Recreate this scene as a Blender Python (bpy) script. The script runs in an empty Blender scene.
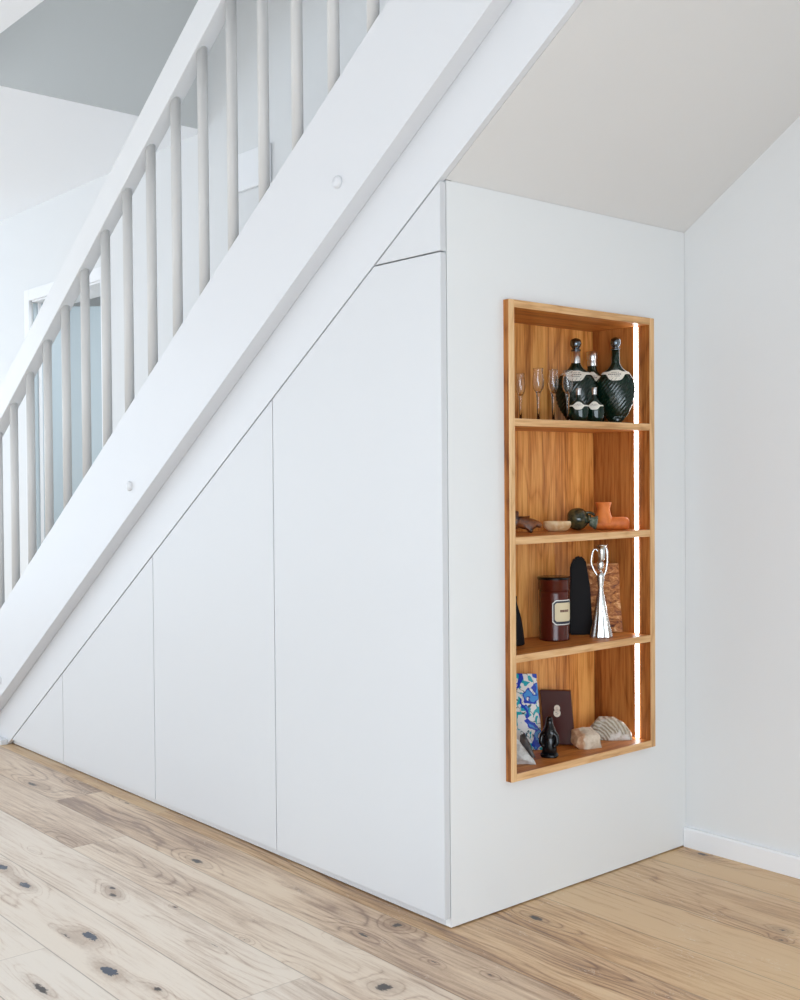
import bpy, bmesh, math, random
from mathutils import Vector, Matrix, noise
import numpy as np
C = bpy.context.scene.collection
R = random.Random(7)
SC = bpy.context.scene

# ------------------------------------------------------------------ node helpers
def mat(name, color=(.8, .8, .8), rough=.5, metal=0., **kw):
    m = bpy.data.materials.new(name); m.use_nodes = True
    b = m.node_tree.nodes['Principled BSDF']
    b.inputs['Base Color'].default_value = (*color, 1)
    b.inputs['Roughness'].default_value = rough
    b.inputs['Metallic'].default_value = metal
    for k, v in kw.items():
        n = {'trans': 'Transmission Weight', 'ior': 'IOR', 'coat': 'Coat Weight', 'coat_rough': 'Coat Roughness',
             'emit': 'Emission Strength', 'spec': 'Specular IOR Level'}[k]
        b.inputs[n].default_value = v
        if k == 'emit':
            b.inputs['Emission Color'].default_value = (*color, 1)
    return m

class NT:
    def __init__(s, m):
        s.t = m.node_tree; s.b = s.t.nodes['Principled BSDF']
    def n(s, kind, **kw):
        x = s.t.nodes.new(kind)
        for k, v in kw.items(): setattr(x, k, v)
        return x
    def put(s, inp, v):
        if isinstance(v, bpy.types.NodeSocket): s.t.links.new(v, inp)
        elif v is not None: inp.default_value = v
    def math(s, op, a, b=None, c=None, clamp=False):
        x = s.n('ShaderNodeMath', operation=op, use_clamp=clamp)
        s.put(x.inputs[0], a); s.put(x.inputs[1], b)
        if c is not None: s.put(x.inputs[2], c)
        return x.outputs[0]
    def mix(s, f, a, b, blend='MIX'):
        x = s.n('ShaderNodeMix', data_type='RGBA', blend_type=blend)
        s.put(x.inputs[0], f); s.put(x.inputs[6], a if not isinstance(a, tuple) else (*a, 1) if len(a) == 3 else a)
        s.put(x.inputs[7], b if not isinstance(b, tuple) else (*b, 1) if len(b) == 3 else b)
        return x.outputs[2]
    def ramp(s, f, stops):
        x = s.n('ShaderNodeValToRGB'); e = x.color_ramp.elements
        while len(e) < len(stops): e.new(.5)
        for el, (p, c) in zip(e, stops):
            el.position = p; el.color = (*c, 1) if len(c) == 3 else c
        s.put(x.inputs[0], f); return x.outputs[0]
    def step(s, v, lo, hi):
        x = s.n('ShaderNodeMapRange', interpolation_type='SMOOTHSTEP'); x.clamp = True
        s.put(x.inputs[0], v); s.put(x.inputs[1], lo); s.put(x.inputs[2], hi)
        return x.outputs[0]
    def noise(s, vec, scale, detail=2, rough=.5, dist=0, col=False):
        x = s.n('ShaderNodeTexNoise'); s.put(x.inputs['Vector'], vec)
        x.inputs['Scale'].default_value = scale; x.inputs['Detail'].default_value = detail
        x.inputs['Roughness'].default_value = rough; x.inputs['Distortion'].default_value = dist
        return x.outputs[1 if col else 0]
    def coord(s, which='Object'):
        return s.n('ShaderNodeTexCoord').outputs[which]
    def scaled(s, vec, sc, loc=(0, 0, 0), rot=(0, 0, 0)):
        x = s.n('ShaderNodeMapping'); s.put(x.inputs[0], vec)
        x.inputs['Scale'].default_value = sc; x.inputs['Location'].default_value = loc; x.inputs['Rotation'].default_value = rot
        return x.outputs[0]
    def bump(s, h, strength, dist=.01):
        x = s.n('ShaderNodeBump'); x.inputs['Strength'].default_value = strength; x.inputs['Distance'].default_value = dist
        s.put(x.inputs['Height'], h); s.t.links.new(x.outputs[0], s.b.inputs['Normal'])
    def color(s, c): s.put(s.b.inputs['Base Color'], c)

# ------------------------------------------------------------------ mesh helpers
def obj(name, bm, m, parent=None, smooth=False, mats=None):
    me = bpy.data.meshes.new(name); bm.normal_update(); bm.to_mesh(me); bm.free()
    o = bpy.data.objects.new(name, me); C.objects.link(o)
    for x in (mats or [m]): me.materials.append(x)
    if smooth:
        for p in me.polygons: p.use_smooth = True
    if parent: o.parent = parent
    return o
def empty(name, loc, label, cat, group=None, rotz=0):
    o = bpy.data.objects.new(name, None); C.objects.link(o)
    o.location = loc; o.rotation_euler = (0, 0, rotz); o.empty_display_size = .05
    return tag(o, label, cat, group)
def tag(o, label, cat, group=None):
    o['label'] = label; o['category'] = cat
    if group: o['group'] = group
    return o
def struct(o): o['kind'] = 'structure'; return o
def bx(bm, x0, x1, y0, y1, z0, z1, bevel=0, seg=1):
    vs = [bm.verts.new((x, y, z)) for x in (x0, x1) for y in (y0, y1) for z in (z0, z1)]
    fs = [(0, 1, 3, 2), (4, 6, 7, 5), (0, 4, 5, 1), (2, 3, 7, 6), (0, 2, 6, 4), (1, 5, 7, 3)]
    faces = [bm.faces.new([vs[i] for i in f]) for f in fs]
    if bevel:
        es = {e for f in faces for e in f.edges}
        bmesh.ops.bevel(bm, geom=list(es), offset=bevel, segments=seg, affect='EDGES', profile=.5)
    return bm
def box(name, x0, x1, y0, y1, z0, z1, m, parent=None, bevel=0, seg=1):
    return obj(name, bx(bmesh.new(), x0, x1, y0, y1, z0, z1, bevel, seg), m, parent)
def prism(name, pts, y0, y1, m, parent=None, bevel=0, seg=1):
    """polygon in the XZ plane extruded along Y"""
    bm = bmesh.new(); a = [bm.verts.new((x, y0, z)) for x, z in pts]; b = [bm.verts.new((x, y1, z)) for x, z in pts]
    n = len(pts); bm.faces.new(a); bm.faces.new(b[::-1])
    for i in range(n): bm.faces.new((a[i], b[i], b[(i + 1) % n], a[(i + 1) % n])) 
    bmesh.ops.recalc_face_normals(bm, faces=bm.faces)
    if bevel: bmesh.ops.bevel(bm, geom=list(bm.edges), offset=bevel, segments=seg, affect='EDGES', profile=.5)
    return obj(name, bm, m, parent)
def cyl(bm, p0, p1, r0, r1=None, n=16, cap=True):
    p0 = Vector(p0); p1 = Vector(p1); r1 = r0 if r1 is None else r1
    q = (p1 - p0).to_track_quat('Z', 'Y')
    rings = []
    for p, r in ((p0, r0), (p1, r1)):
        rings.append([bm.verts.new(p + q @ Vector((r * math.cos(2 * math.pi * i / n), r * math.sin(2 * math.pi * i / n), 0))) for i in range(n)])
    for i in range(n): bm.faces.new((rings[0][i], rings[0][(i + 1) % n], rings[1][(i + 1) % n], rings[1][i]))
    if cap: bm.faces.new(rings[0][::-1]); bm.faces.new(rings[1])
    return bm
def lathe(bm, prof, n=32, ex=1., ey=1., closed=False, disp=None, cap=True):
    rings = []
    for r, z in prof:
        ring = []
        for i in range(n):
            a = 2 * math.pi * i / n
            v = Vector((r * ex * math.cos(a), r * ey * math.sin(a), z))
            if disp: v = disp(v, a)
            ring.append(bm.verts.new(v))
        rings.append(ring)
    for j in range(len(rings) - 1):
        for i in range(n):
            bm.faces.new((rings[j][i], rings[j][(i + 1) % n], rings[j + 1][(i + 1) % n], rings[j + 1][i]))
    if closed:
        for i in range(n): bm.faces.new((rings[-1][i], rings[-1][(i + 1) % n], rings[0][(i + 1) % n], rings[0][i]))
    elif cap:
        bm.faces.new(rings[0][::-1]); bm.faces.new(rings[-1])
    return bm
def tube(bm, pts, rad, n=10):
    pts = [Vector(p) for p in pts]; rings = []
    for i, p in enumerate(pts):
        d = (pts[min(i + 1, len(pts) - 1)] - pts[max(i - 1, 0)]).normalized()
        q = d.to_track_quat('Z', 'Y'); r = rad[i] if isinstance(rad, (list, tuple)) else rad
        rings.append([bm.verts.new(p + q @ Vector((r * math.cos(2 * math.pi * k / n), r * math.sin(2 * math.pi * k / n), 0))) for k in range(n)])
    for j in range(len(rings) - 1):
        a, b = rings[j], rings[j + 1]
        off = min(range(n), key=lambda o: sum((a[k].co - b[(k + o) % n].co).length for k in range(0, n, 2)))
        for k in range(n): bm.faces.new((a[k], a[(k + 1) % n], b[(k + 1 + off) % n], b[(k + off) % n]))
        rings[j + 1] = [b[(k + off) % n] for k in range(n)]
    bm.faces.new(rings[0][::-1]); bm.faces.new(rings[-1])
    bmesh.ops.recalc_face_normals(bm, faces=bm.faces)
    return bm
def smooth_prof(pts, k=6):
    """Catmull-Rom through (r, z) points"""
    out = []
    P = [pts[0]] + list(pts) + [pts[-1]]
    for i in range(1, len(P) - 2):
        p0, p1, p2, p3 = P[i - 1], P[i], P[i + 1], P[i + 2]
        for s in range(k):
            t = s / k
            out.append(tuple(.5 * (2 * p1[c] + (p2[c] - p0[c]) * t + (2 * p0[c] - 5 * p1[c] + 4 * p2[c] - p3[c]) * t * t + (3 * p1[c] - p0[c] - 3 * p2[c] + p3[c]) * t ** 3) for c in (0, 1)))
    out.append(tuple(pts[-1])); return [(max(r, .0002), z) for r, z in out]

# ------------------------------------------------------------------ dimensions (metres)
W = .973                 # depth of the cabinet / width of the stairs
S, ZB = .677, 1.802      # slope of the stairs, lower line of the casing at X = 0
ST = .68                 # slope of stringer and handrail
ZI, ZT = 1.982, 2.335    # stringer lower / upper line at X = 0
RB, RT = 3.083, 3.212    # handrail lower / upper line at X = 0
CEIL = 2.713
XL = -2.655              # left edge of the stairwell opening
YN = -.211               # near edge of the stairwell opening
XR = 2.15
RX0, RX1, RY0 = -6.6, 3.7, -5.2

# ------------------------------------------------------------------ materials
def plaster(name, c):
    m = mat(name, c, .75, spec=.25); t = NT(m)
    h = t.noise(t.coord(), 260, 3, .6); t.bump(h, .06, .002); return m
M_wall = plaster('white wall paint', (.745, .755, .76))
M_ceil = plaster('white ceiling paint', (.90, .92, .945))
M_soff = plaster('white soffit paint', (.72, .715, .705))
M_well = plaster('stairwell shade grey', (.60, .615, .61))  # greyer than the white walls, the shaft's shade is in the colour
def lacquer(name, c, rough=.38):
    m = mat(name, c, rough, spec=.4); t = NT(m)
    h = t.noise(t.coord(), 420, 2, .5); t.bump(h, .04, .001); return m
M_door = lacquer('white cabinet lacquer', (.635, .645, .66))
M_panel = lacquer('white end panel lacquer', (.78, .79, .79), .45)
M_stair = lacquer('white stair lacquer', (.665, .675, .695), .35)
M_dark = mat('dark backing', (.10, .10, .105), .8)
M_bal = lacquer('warm white baluster lacquer', (.60, .59, .575), .4)
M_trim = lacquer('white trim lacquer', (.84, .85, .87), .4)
M_rail = lacquer('white handrail lacquer', (.72, .73, .74), .35)
M_blue = lacquer('blue-shaded door lacquer', (.50, .58, .62), .45)  # white door leaf with its bluish shade put into the colour, jamb matched

def oak(name, axis, dark=(.15, .040, .007), mid=(.36, .122, .026), light=(.54, .225, .06), seed=0., rings=True):
    m = mat(name, mid, .42, spec=.3); t = NT(m)
    co = t.coord()
    sc = {'z': (1, 1, .045), 'y': (1, .045, 1), 'x': (.045, 1, 1)}[axis]
    v = t.scaled(co, sc, (seed, seed * .7, seed * .3))
    big = t.noise(v, 9, 2, .5, .2)
    fine = t.noise(v, 170, 4, .65)
    mid_n = t.noise(v, 38, 3, .6, .3)
    sc2 = {'z': (1, 1, .16), 'y': (1, .16, 1), 'x': (.16, 1, 1)}[axis]
    v2 = t.scaled(co, sc2, (seed * .5, seed, seed * .2))
    n2 = t.noise(v2, 5.5, 2, .5)
    ring = t.math('FRACT', t.math('MULTIPLY', n2, 17.))
    ring = t.math('POWER', t.math('ABSOLUTE', t.math('SUBTRACT', t.math('MULTIPLY', ring, 2), 1)), 3)
    f = t.math('ADD', t.math('MULTIPLY', big, .42), t.math('MULTIPLY', mid_n, .55))
    f = t.math('ADD', f, t.math('MULTIPLY', fine, .60))
    f = t.math('SUBTRACT', f, t.math('MULTIPLY', ring, .10))
    f = t.step(f, .50, .98)
    t.color(t.ramp(f, [(0, dark), (.45, mid), (1, light)]))
    t.bump(fine, .12, .001)
    return m
M_oak_v = oak('oak shaded vertical grain', 'z')  # darker copy of the oak, the niche's inner shade put into its colour
M_oak_back = oak('oak back panel', 'z', (.31, .095, .015), (.60, .235, .05), (.85, .43, .125), 3.1)
M_oak_h = oak('oak shelf grain', 'y', (.28, .078, .012), (.50, .165, .03), (.66, .28, .07), 1.7)
M_edge_v = oak('oak lit edge upright', 'z', (.46, .245, .10), (.66, .39, .18), (.80, .53, .28), 2.2)  # lit copies of the oak, room light on the front edges as colour
M_edge_h = oak('oak lit edge across', 'y', (.46, .235, .09), (.66, .38, .17), (.80, .52, .27), 4.4)
M_led = mat('light strip diffuser', (1, 1, 1), .5, emit=9)

# ------------------------------------------------------------------ floor
SEAMS = [-6.0, -5.64, -5.28, -4.92, -4.56, -4.2, -3.84, -3.48, -3.12, -2.76, -2.4, -2.04, -1.86, -1.68, -1.50, -1.32, -1.14, -.94, -.76, -.575, -.3965, -.2165, -.037, .16, .345, .54, .80, W, 1.19, 1.4, 1.6, 1.9, 2.2, 2.6]
KNOTS = [  # x, y, size along the plank, across, depth of colour, filled with dark putty?
 (-1.98, -.184, .05, .012, .9, 1), (-1.839, -.048, .030, .008, .8, 0), (-1.527, -.047, .028, .007, .8, 1), (-1.90, -.15, .05, .02, .5, 0),
 (-1.295, -.356, .050, .020, .8, 0), (-1.252, -.492, .020, .006, .7, 1), (-.811, -.461, .022, .009, .9, 1), (-.761, -.484, .020, .010, 1, 1),
 (-.546, -.652, .036, .013, 1.2, 2), (-.333, -.709, .034, .015, 1.2, 2), (-.587, -.692, .04, .006, .9, 1), (-.990, -.626, .030, .012, 1.2, 2),
 (-1.175, -.616, .03, .014, 1.2, 2), (-.179, -.673, .020, .010, .9, 1), (-.478, -.474, .05, .012, .6, 0), (-.849, -.178, .035, .013, 1, 1),
 (-.576, -.405, .010, .006, .9, 1), (-.113, -.160, .030, .009, .9, 1), (.136, -.305, .022, .022, 1, 1), (-.107, -.060, .016, .020, .9, 1),
 (-.13, -.055, .06, .03, .55, 0), (-.1085, -.226, .024, .008, .8, 0), (.1125, -.138, .014, .005, .8, 1), (.246, -.091, .012, .005, .8, 1),
 (.0885, .225, .030, .012, 1, 1), (.325, .059, .03, .03, .4, 0), (.078, .940, .028, .012, .9, 1), (.19, .90, .09, .016, .6, 0),
 (.4425, .591, .050, .022, .8, 0), (.533, .608, .010, .007, .9, 1), (.562, .550, .010, .007, .9, 1), (.15, .66, .16, .012, .5, 0),
 (-.50, -.10, .05, .014, .5, 0), (-.30, -.46, .03, .006, .7, 1), (-.28, -.385, .012, .006, .8, 1), (-.05, -.37, .04, .02, .6, 0), (.2, -.42, .06, .03, .7, 0),
 (-.62, -.33, .07, .02, .35, 0), (-1.6, -.30, .05, .012, .5, 1), (-2.2, -.30, .04, .012, .7, 1), (-1.45, -.13, .04, .014, .3, 0), (.32, -.25, .05, .02, .4, 0),
 (-.75, -.85, .05, .02, .8, 1), (-.35, -.86, .05, .012, .9, 1), (-.9, -.70, .04, .012, .5, 0)]
JOINTS = {20: [-1.2], 21: [-1.72, .9], 19: [-.02], 18: [-1.5], 17: [-.55], 22: [.75], 23: [-1.0, 1.3], 24: [.95], 25: [-.4, 1.5], 26: [1.1]}

ROWTONE = {15: .95, 16: 1., 17: .98, 18: .95, 19: .88, 20: .72, 21: .58, 22: .26, 23: .12, 24: .05, 25: .12, 26: .10, 27: .1, 28: .1}  # per-row tone: part board colour, part painted sheen (pale) and shade (warm)
def grid_axis(a, b, lo, hi, fine, coarse):
    out = [a]; x = a
    while x < b - 1e-6:
        st = fine if lo <= x < hi else coarse
        nx = x + st
        if x < lo < nx: nx = lo
        x = min(nx, b); out.append(x)
    if len(out) > 2 and out[-1] - out[-2] < 1e-4: out.pop(-2)
    return out
def build_floor():
    V = []; F = []; rnd = []; vv = []; uu = []; kn = []; core = []; blue = []; tn = []
    for ri in range(len(SEAMS) - 1):
        y0, y1 = SEAMS[ri], SEAMS[ri + 1]
        js = sorted(JOINTS.get(ri, []))
        if len(js) < 2:
            x = (js[0] if js else R.uniform(-1, 1))
            js = [x - 2.1 * k for k in range(4, 0, -1)] + [x] + [x + 2.1 * k for k in range(1, 4)]
        else:
            js = [js[0] - 2.3 * k for k in range(3, 0, -1)] + js + [js[-1] + 2.3 * k for k in range(1, 3)]
        js = [RX0] + [j for j in js if RX0 + .2 < j < RX1 - .2] + [RX1]
        for a, b in zip(js[:-1], js[1:]):
            rv = R.random(); tone = max(0, min(1, ROWTONE.get(ri, .75) + R.uniform(-.08, .08)))  # unlisted rows out of view stay pale to bounce light
            near = y1 > -1.2 and y0 < W
            ys = np.linspace(y0, y1, 24 if near else 3)
            xs = grid_axis(a, b, -2.7 if near else 99, 1.4 if near else 99, .009, .25)
            base = len(V); ny = len(ys)
            for x in xs:
                for y in ys:
                    V.append((x, y, 0)); rnd.append(rv); tn.append(tone); vv.append((y - y0) / (y1 - y0)); uu.append(min(x - a, b - x))
                    k = c = bl = 0.
                    if near and -2.8 < x < 1.5:
                        for kx, ky, sx, sy, amp, kind in KNOTS:
                            dx = (x - kx); dy = (y - ky)
                            if abs(dx) > .5 or abs(dy) > .12: continue
                            if not (y0 <= ky <= y1): continue
                            if a > kx or b < kx: continue
                            k += amp * math.exp(-(dx / (sx * 3.2)) ** 2 - (dy / (sy * 1.9 + .007)) ** 2)
                            q = (dx / sx) ** 2 + (dy / sy) ** 2
                            cc = amp * math.exp(-q * 1.1)
                            if kind: c = max(c, cc)
                            else: c = max(c, cc * .42)
                            if kind == 2: bl = max(bl, math.exp(-q * .7))
                    kn.append(k); core.append(c); blue.append(bl)
            for i in range(len(xs) - 1):
                for j in range(ny - 1):
                    v = base + i * ny + j
                    F.append((v, v + ny, v + ny + 1, v + 1))
    me = bpy.data.meshes.new('floor'); me.from_pydata(V, [], F); me.update()
    for nm, data in (('tone', tn), ('rnd', rnd), ('pv', vv), ('pu', uu), ('knot', kn), ('core', core), ('blue', blue)):
        at = me.attributes.new(nm, 'FLOAT', 'POINT'); at.data.foreach_set('value', data)
    o = bpy.data.objects.new('floor', me); C.objects.link(o); struct(o)
    m = mat('oak floorboards', (.5, .35, .2), .36, spec=.5, coat=.25, coat_rough=.28); t = NT(m)
    A = lambda nm: t.n('ShaderNodeAttribute', attribute_name=nm).outputs['Fac']
    rn, pv, pu, knot, cr, bl = A('rnd'), A('pv'), A('pu'), A('knot'), A('core'), A('blue')
    co = t.coord()
    comb = t.n('ShaderNodeCombineXYZ'); t.put(comb.inputs[0], t.math('MULTIPLY', rn, 13.)); t.put(comb.inputs[2], t.math('MULTIPLY', rn, 31.))
    add = t.n('ShaderNodeVectorMath', operation='ADD'); t.put(add.inputs[0], co); t.put(add.inputs[1], comb.outputs[0])
    v = add.outputs[0]
    warp = t.noise(t.scaled(v, (.30, 2.3, 1)), 1.9, 1, .35, .15)
    wob = t.noise(t.scaled(v, (.25, 1, 1)), 34, 2, .5)
    g = t.math('ADD', t.math('ADD', t.math('MULTIPLY', warp, 17.), t.math('MULTIPLY', wob, .55)), t.math('MULTIPLY', knot, 2.4))
    fr = t.math('FRACT', t.math('MULTIPLY', g, 1.35))
    ring = t.math('POWER', t.math('ABSOLUTE', t.math('SUBTRACT', t.math('MULTIPLY', fr, 2), 1)), 4)
    rmask = t.step(t.math('ADD', t.noise(t.scaled(v, (.35, 1, 1)), 3.1, 1, .5), t.math('MULTIPLY', knot, .35)), .42, .68)
    ring = t.math('MULTIPLY', ring, t.math('ADD', .15, t.math('MULTIPLY', rmask, .85)))
    streak = t.noise(t.scaled(v, (.05, 1, 1)), 95, 4, .65)
    broad = t.noise(t.scaled(v, (.22, 1.3, 1)), 4.2, 3, .6, .5)
    fleck = t.noise(t.scaled(v, (.3, 1, 1)), 330, 2, .5)
    f = t.math('ADD', t.math('MULTIPLY', streak, .75), t.math('MULTIPLY', broad, .95))
    f = t.math('ADD', f, t.math('MULTIPLY', fleck, .12))
    f = t.math('SUBTRACT', f, t.math('MULTIPLY', ring, .22))
    f = t.math('ADD', f, t.math('MULTIPLY', t.math('SUBTRACT', rn, .5), .26))
    f = t.step(f, .56, 1.10)
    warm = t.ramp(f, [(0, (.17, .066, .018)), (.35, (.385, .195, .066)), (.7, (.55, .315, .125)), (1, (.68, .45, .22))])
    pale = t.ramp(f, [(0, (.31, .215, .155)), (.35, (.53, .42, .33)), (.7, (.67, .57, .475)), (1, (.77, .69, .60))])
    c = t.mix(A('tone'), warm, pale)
    # brown halo round knots, dark core, blackish putty with sky reflection painted in as blue
    nn = t.noise(t.scaled(co, (1, 2, 1)), 60, 3, .6)
    halo = t.math('MULTIPLY', t.step(t.math('ADD', knot, t.math('MULTIPLY', t.math('SUBTRACT', nn, .5), .6)), .4, 1.2), .50)
    c = t.mix(halo, c, (.25, .13, .065))
    n3 = t.noise(t.scaled(co, (1, 1.6, 1)), 85, 2, .6)
    crn = t.math('ADD', cr, t.math('MULTIPLY', t.math('SUBTRACT', n3, .5), .75))
    c = t.mix(t.step(crn, .42, .68), c, (.035, .024, .02))
    bln = t.math('ADD', bl, t.math('MULTIPLY', t.math('SUBTRACT', n3, .5), .9))
    c = t.mix(t.step(bln, .55, .62), c, (.035, .05, .085))
    # pale medullary flecks on the boards right of the cabinet
    lo = t.noise(t.scaled(v, (.9, 1.8, 1)), 9, 1, .5)
    ray = t.noise(t.scaled(v, (1, 2.2, 1)), 26, 2, .5, 1.2)
    band = t.math('SUBTRACT', 1, t.step(t.math('ABSOLUTE', t.math('SUBTRACT', ray, .56)), .0, .016))
    c = t.mix(t.math('MULTIPLY', t.math('MULTIPLY', band, t.step(lo, .56, .66)), .55), c, (.82, .74, .62))
    # seams
    e = t.math('MINIMUM', pv, t.math('SUBTRACT', 1, pv))
    seam = t.math('SUBTRACT', 1, t.step(e, .0, .013))
    seam2 = t.math('SUBTRACT', 1, t.step(pu, .0, .0025))
    sm = t.math('MAXIMUM', seam, t.math('MULTIPLY', seam2, .6))
    c = t.mix(t.math('MULTIPLY', sm, .62), c, (.13, .075, .04))
    t.color(c)
    h = t.math('SUBTRACT', t.math('MULTIPLY', streak, .12), t.math('ADD', t.math('MULTIPLY', sm, .9), t.math('MULTIPLY', ring, .05)))
    t.bump(h, .5, .0016)
    t.put(t.b.inputs['Roughness'], t.math('ADD', .30, t.math('MULTIPLY', streak, .16)))
    me.materials.append(m)
    return o
build_floor()
box('floor_slab', RX0, RX1, RY0, W + 1.9, -.15, -.002, M_dark)['kind'] = 'structure'

# ------------------------------------------------------------------ room shell
def wall_grid(name, plane, at, thick, u0, u1, z0, z1, holes, m):
    """wall with rectangular holes; plane 'x' (normal X) or 'y'"""
    us = sorted({u0, u1, *[h[0] for h in holes], *[h[1] for h in holes]}); zs = sorted({z0, z1, *[h[2] for h in holes], *[h[3] for h in holes]})
    bm = bmesh.new()
    for a, b in zip(us[:-1], us[1:]):
        for c, d in zip(zs[:-1], zs[1:]):
            mu, mz = (a + b) / 2, (c + d) / 2
            if any(h[0] < mu < h[1] and h[2] < mz < h[3] for h in holes): continue
            if plane == 'y': bx(bm, a, b, min(at, at + thick), max(at, at + thick), c, d)
            else: bx(bm, min(at, at + thick), max(at, at + thick), a, b, c, d)
    bmesh.ops.remove_doubles(bm, verts=bm.verts, dist=1e-5)
    # drop the interior faces shared by neighbouring cells
    seen = {}
    for f in bm.faces: seen.setdefault(frozenset(v.index for v in f.verts), []).append(f)
    bm.verts.index_update(); seen = {}
    for f in bm.faces: seen.setdefault(frozenset(v.index for v in f.verts), []).append(f)
    bmesh.ops.delete(bm, geom=[f for l in seen.values() if len(l) > 1 for f in l], context='FACES_ONLY')
    return struct(obj(name, bm, m))
DX0, DX1, DZ = -4.64, -3.70, 2.166       # door opening in the far wall
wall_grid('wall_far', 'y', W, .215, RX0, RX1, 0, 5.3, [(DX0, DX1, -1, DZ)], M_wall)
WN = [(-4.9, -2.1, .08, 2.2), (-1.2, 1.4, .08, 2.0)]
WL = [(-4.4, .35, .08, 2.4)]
WR = [(-3.7, -.9, .05, 1.6)]  # unseen window, set low and close to brighten the lower end panel
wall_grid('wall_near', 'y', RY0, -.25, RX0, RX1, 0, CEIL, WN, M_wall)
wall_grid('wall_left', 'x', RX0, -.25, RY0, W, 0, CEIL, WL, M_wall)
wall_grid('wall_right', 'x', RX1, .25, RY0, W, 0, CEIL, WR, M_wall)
# ceiling with the stairwell opening
bm = bmesh.new()
for a in ((RX0, RX1, RY0, YN), (RX0, XL, YN, W), (XR, RX1, YN, W)):
    bx(bm, a[0], a[1], a[2], a[3], CEIL, CEIL + .3)
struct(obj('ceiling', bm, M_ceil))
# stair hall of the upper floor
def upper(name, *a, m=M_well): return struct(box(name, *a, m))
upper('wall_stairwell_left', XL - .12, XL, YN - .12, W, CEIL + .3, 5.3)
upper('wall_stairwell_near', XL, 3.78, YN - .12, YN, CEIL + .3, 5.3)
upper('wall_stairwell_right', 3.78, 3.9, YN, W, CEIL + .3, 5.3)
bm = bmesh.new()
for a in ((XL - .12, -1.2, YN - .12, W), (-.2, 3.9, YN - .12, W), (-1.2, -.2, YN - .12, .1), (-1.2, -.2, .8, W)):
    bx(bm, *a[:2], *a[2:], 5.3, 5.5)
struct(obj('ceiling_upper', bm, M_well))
# lining of the stairwell edge (the face of the storey slab), in the shade grey
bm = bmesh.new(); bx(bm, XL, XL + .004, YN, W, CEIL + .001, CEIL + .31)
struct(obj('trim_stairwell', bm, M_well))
# windows: frames with glass
M_glass_w = mat('window glass', (1, 1, 1), .02, trans=1., ior=1.02)
def window(i, plane, at, u0, u1, z0, z1):
    root = bpy.data.objects.new('window_%d' % i, None); C.objects.link(root); root['kind'] = 'structure'
    mu = (u0 + u1) / 2; t = .05; n = max(1, round((u1 - u0) / 1.1))
    bm = bmesh.new()
    def b(a0, a1, c0, c1):
        if plane == 'y': bx(bm, a0, a1, at - .06, at, c0, c1, .004)
        else: bx(bm, at - .03, at + .03, a0, a1, c0, c1, .004)
    b(u0, u1, z0, z0 + .07); b(u0, u1, z1 - .07, z1)
    for k in range(n + 1):
        u = u0 + (u1 - u0 - .07) * k / n; b(u, u + .07, z0 + .07, z1 - .07)
    obj('window_frame', bm, M_trim, root)
k = 1
for h in WN: window(k, 'y', RY0 - .12, *h); k += 1
for h in WL: window(k, 'x', RX0 - .12, *h); k += 1
for h in WR: window(k, 'x', RX1 + .12, *h); k += 1

# baseboards along the far wall
def base(name, x0, x1):
    pts = [(0, 0), (-.014, 0), (-.014, .052), (-.011, .057), (0, .057)]
    bm = bmesh.new(); a = [bm.verts.new((x0, W + y, z)) for y, z in pts]; b = [bm.verts.new((x1, W + y, z)) for y, z in pts]
    for i in range(5): bm.faces.new((a[i], a[(i + 1) % 5], b[(i + 1) % 5], b[i]))
    bm.faces.new(a[::-1]); bm.faces.new(b); bmesh.ops.recalc_face_normals(bm, faces=bm.faces)
    return struct(obj(name, bm, M_trim))
base('baseboard_right', .001, RX1)
base('baseboard_left', RX0, DX0 - .075)
base('baseboard_middle', DX1 + .075, -3.2)

# far door: casing, lining, leaf swung into the next room
d = bpy.data.objects.new('door_1', None); C.objects.link(d); d['kind'] = 'structure'; d.location = (DX0, W, 0)
def dpart(name, pts): 
    bm = bmesh.new()
    for a in pts: bx(bm, *a, .002)
    o = obj(name, bm, M_trim); o.parent = d; o.matrix_parent_inverse = Matrix.Translation((-DX0, -W, 0)); return o
dpart('door_casing', [(DX0 - .065, DX0 + .003, W - .016, W - .0005, 0, DZ + .065), (DX1 - .003, DX1 + .065, W - .016, W - .0005, 0, DZ + .065), (DX0 + .003, DX1 - .003, W - .016, W - .0005, DZ - .003, DZ + .065)])
dpart('door_lining', [(DX1 - .012, DX1, W, W + .215, 0, DZ), (DX0 + .012, DX1 - .012, W, W + .215, DZ - .012, DZ)])
jb = dpart('door_jamb', [(DX0, DX0 + .012, W + .012, W + .215, 0, DZ - .012)]); jb.data.materials.clear(); jb.data.materials.append(M_blue)
dpart('door_rebate', [(DX0 + .012, DX0 + .024, W + .035, W + .055, 0, DZ - .012)])
bm = bmesh.new(); bx(bm, 0, .90, 0, .042, .01, 2.15, .003)
lf = obj('door_leaf', bm, M_blue); lf.parent = d; lf.location = (.022, .222, 0); lf.rotation_euler = (0, 0, math.radians(49))
bm = bmesh.new(); tube(bm, [(.83, -.001, 1.05), (.83, -.05, 1.05), (.82, -.055, 1.05), (.71, -.055, 1.05)], .009)
hd = obj('door_handle', bm, mat('brushed steel', (.6, .6, .6), .3, 1)); hd.parent = lf
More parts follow.
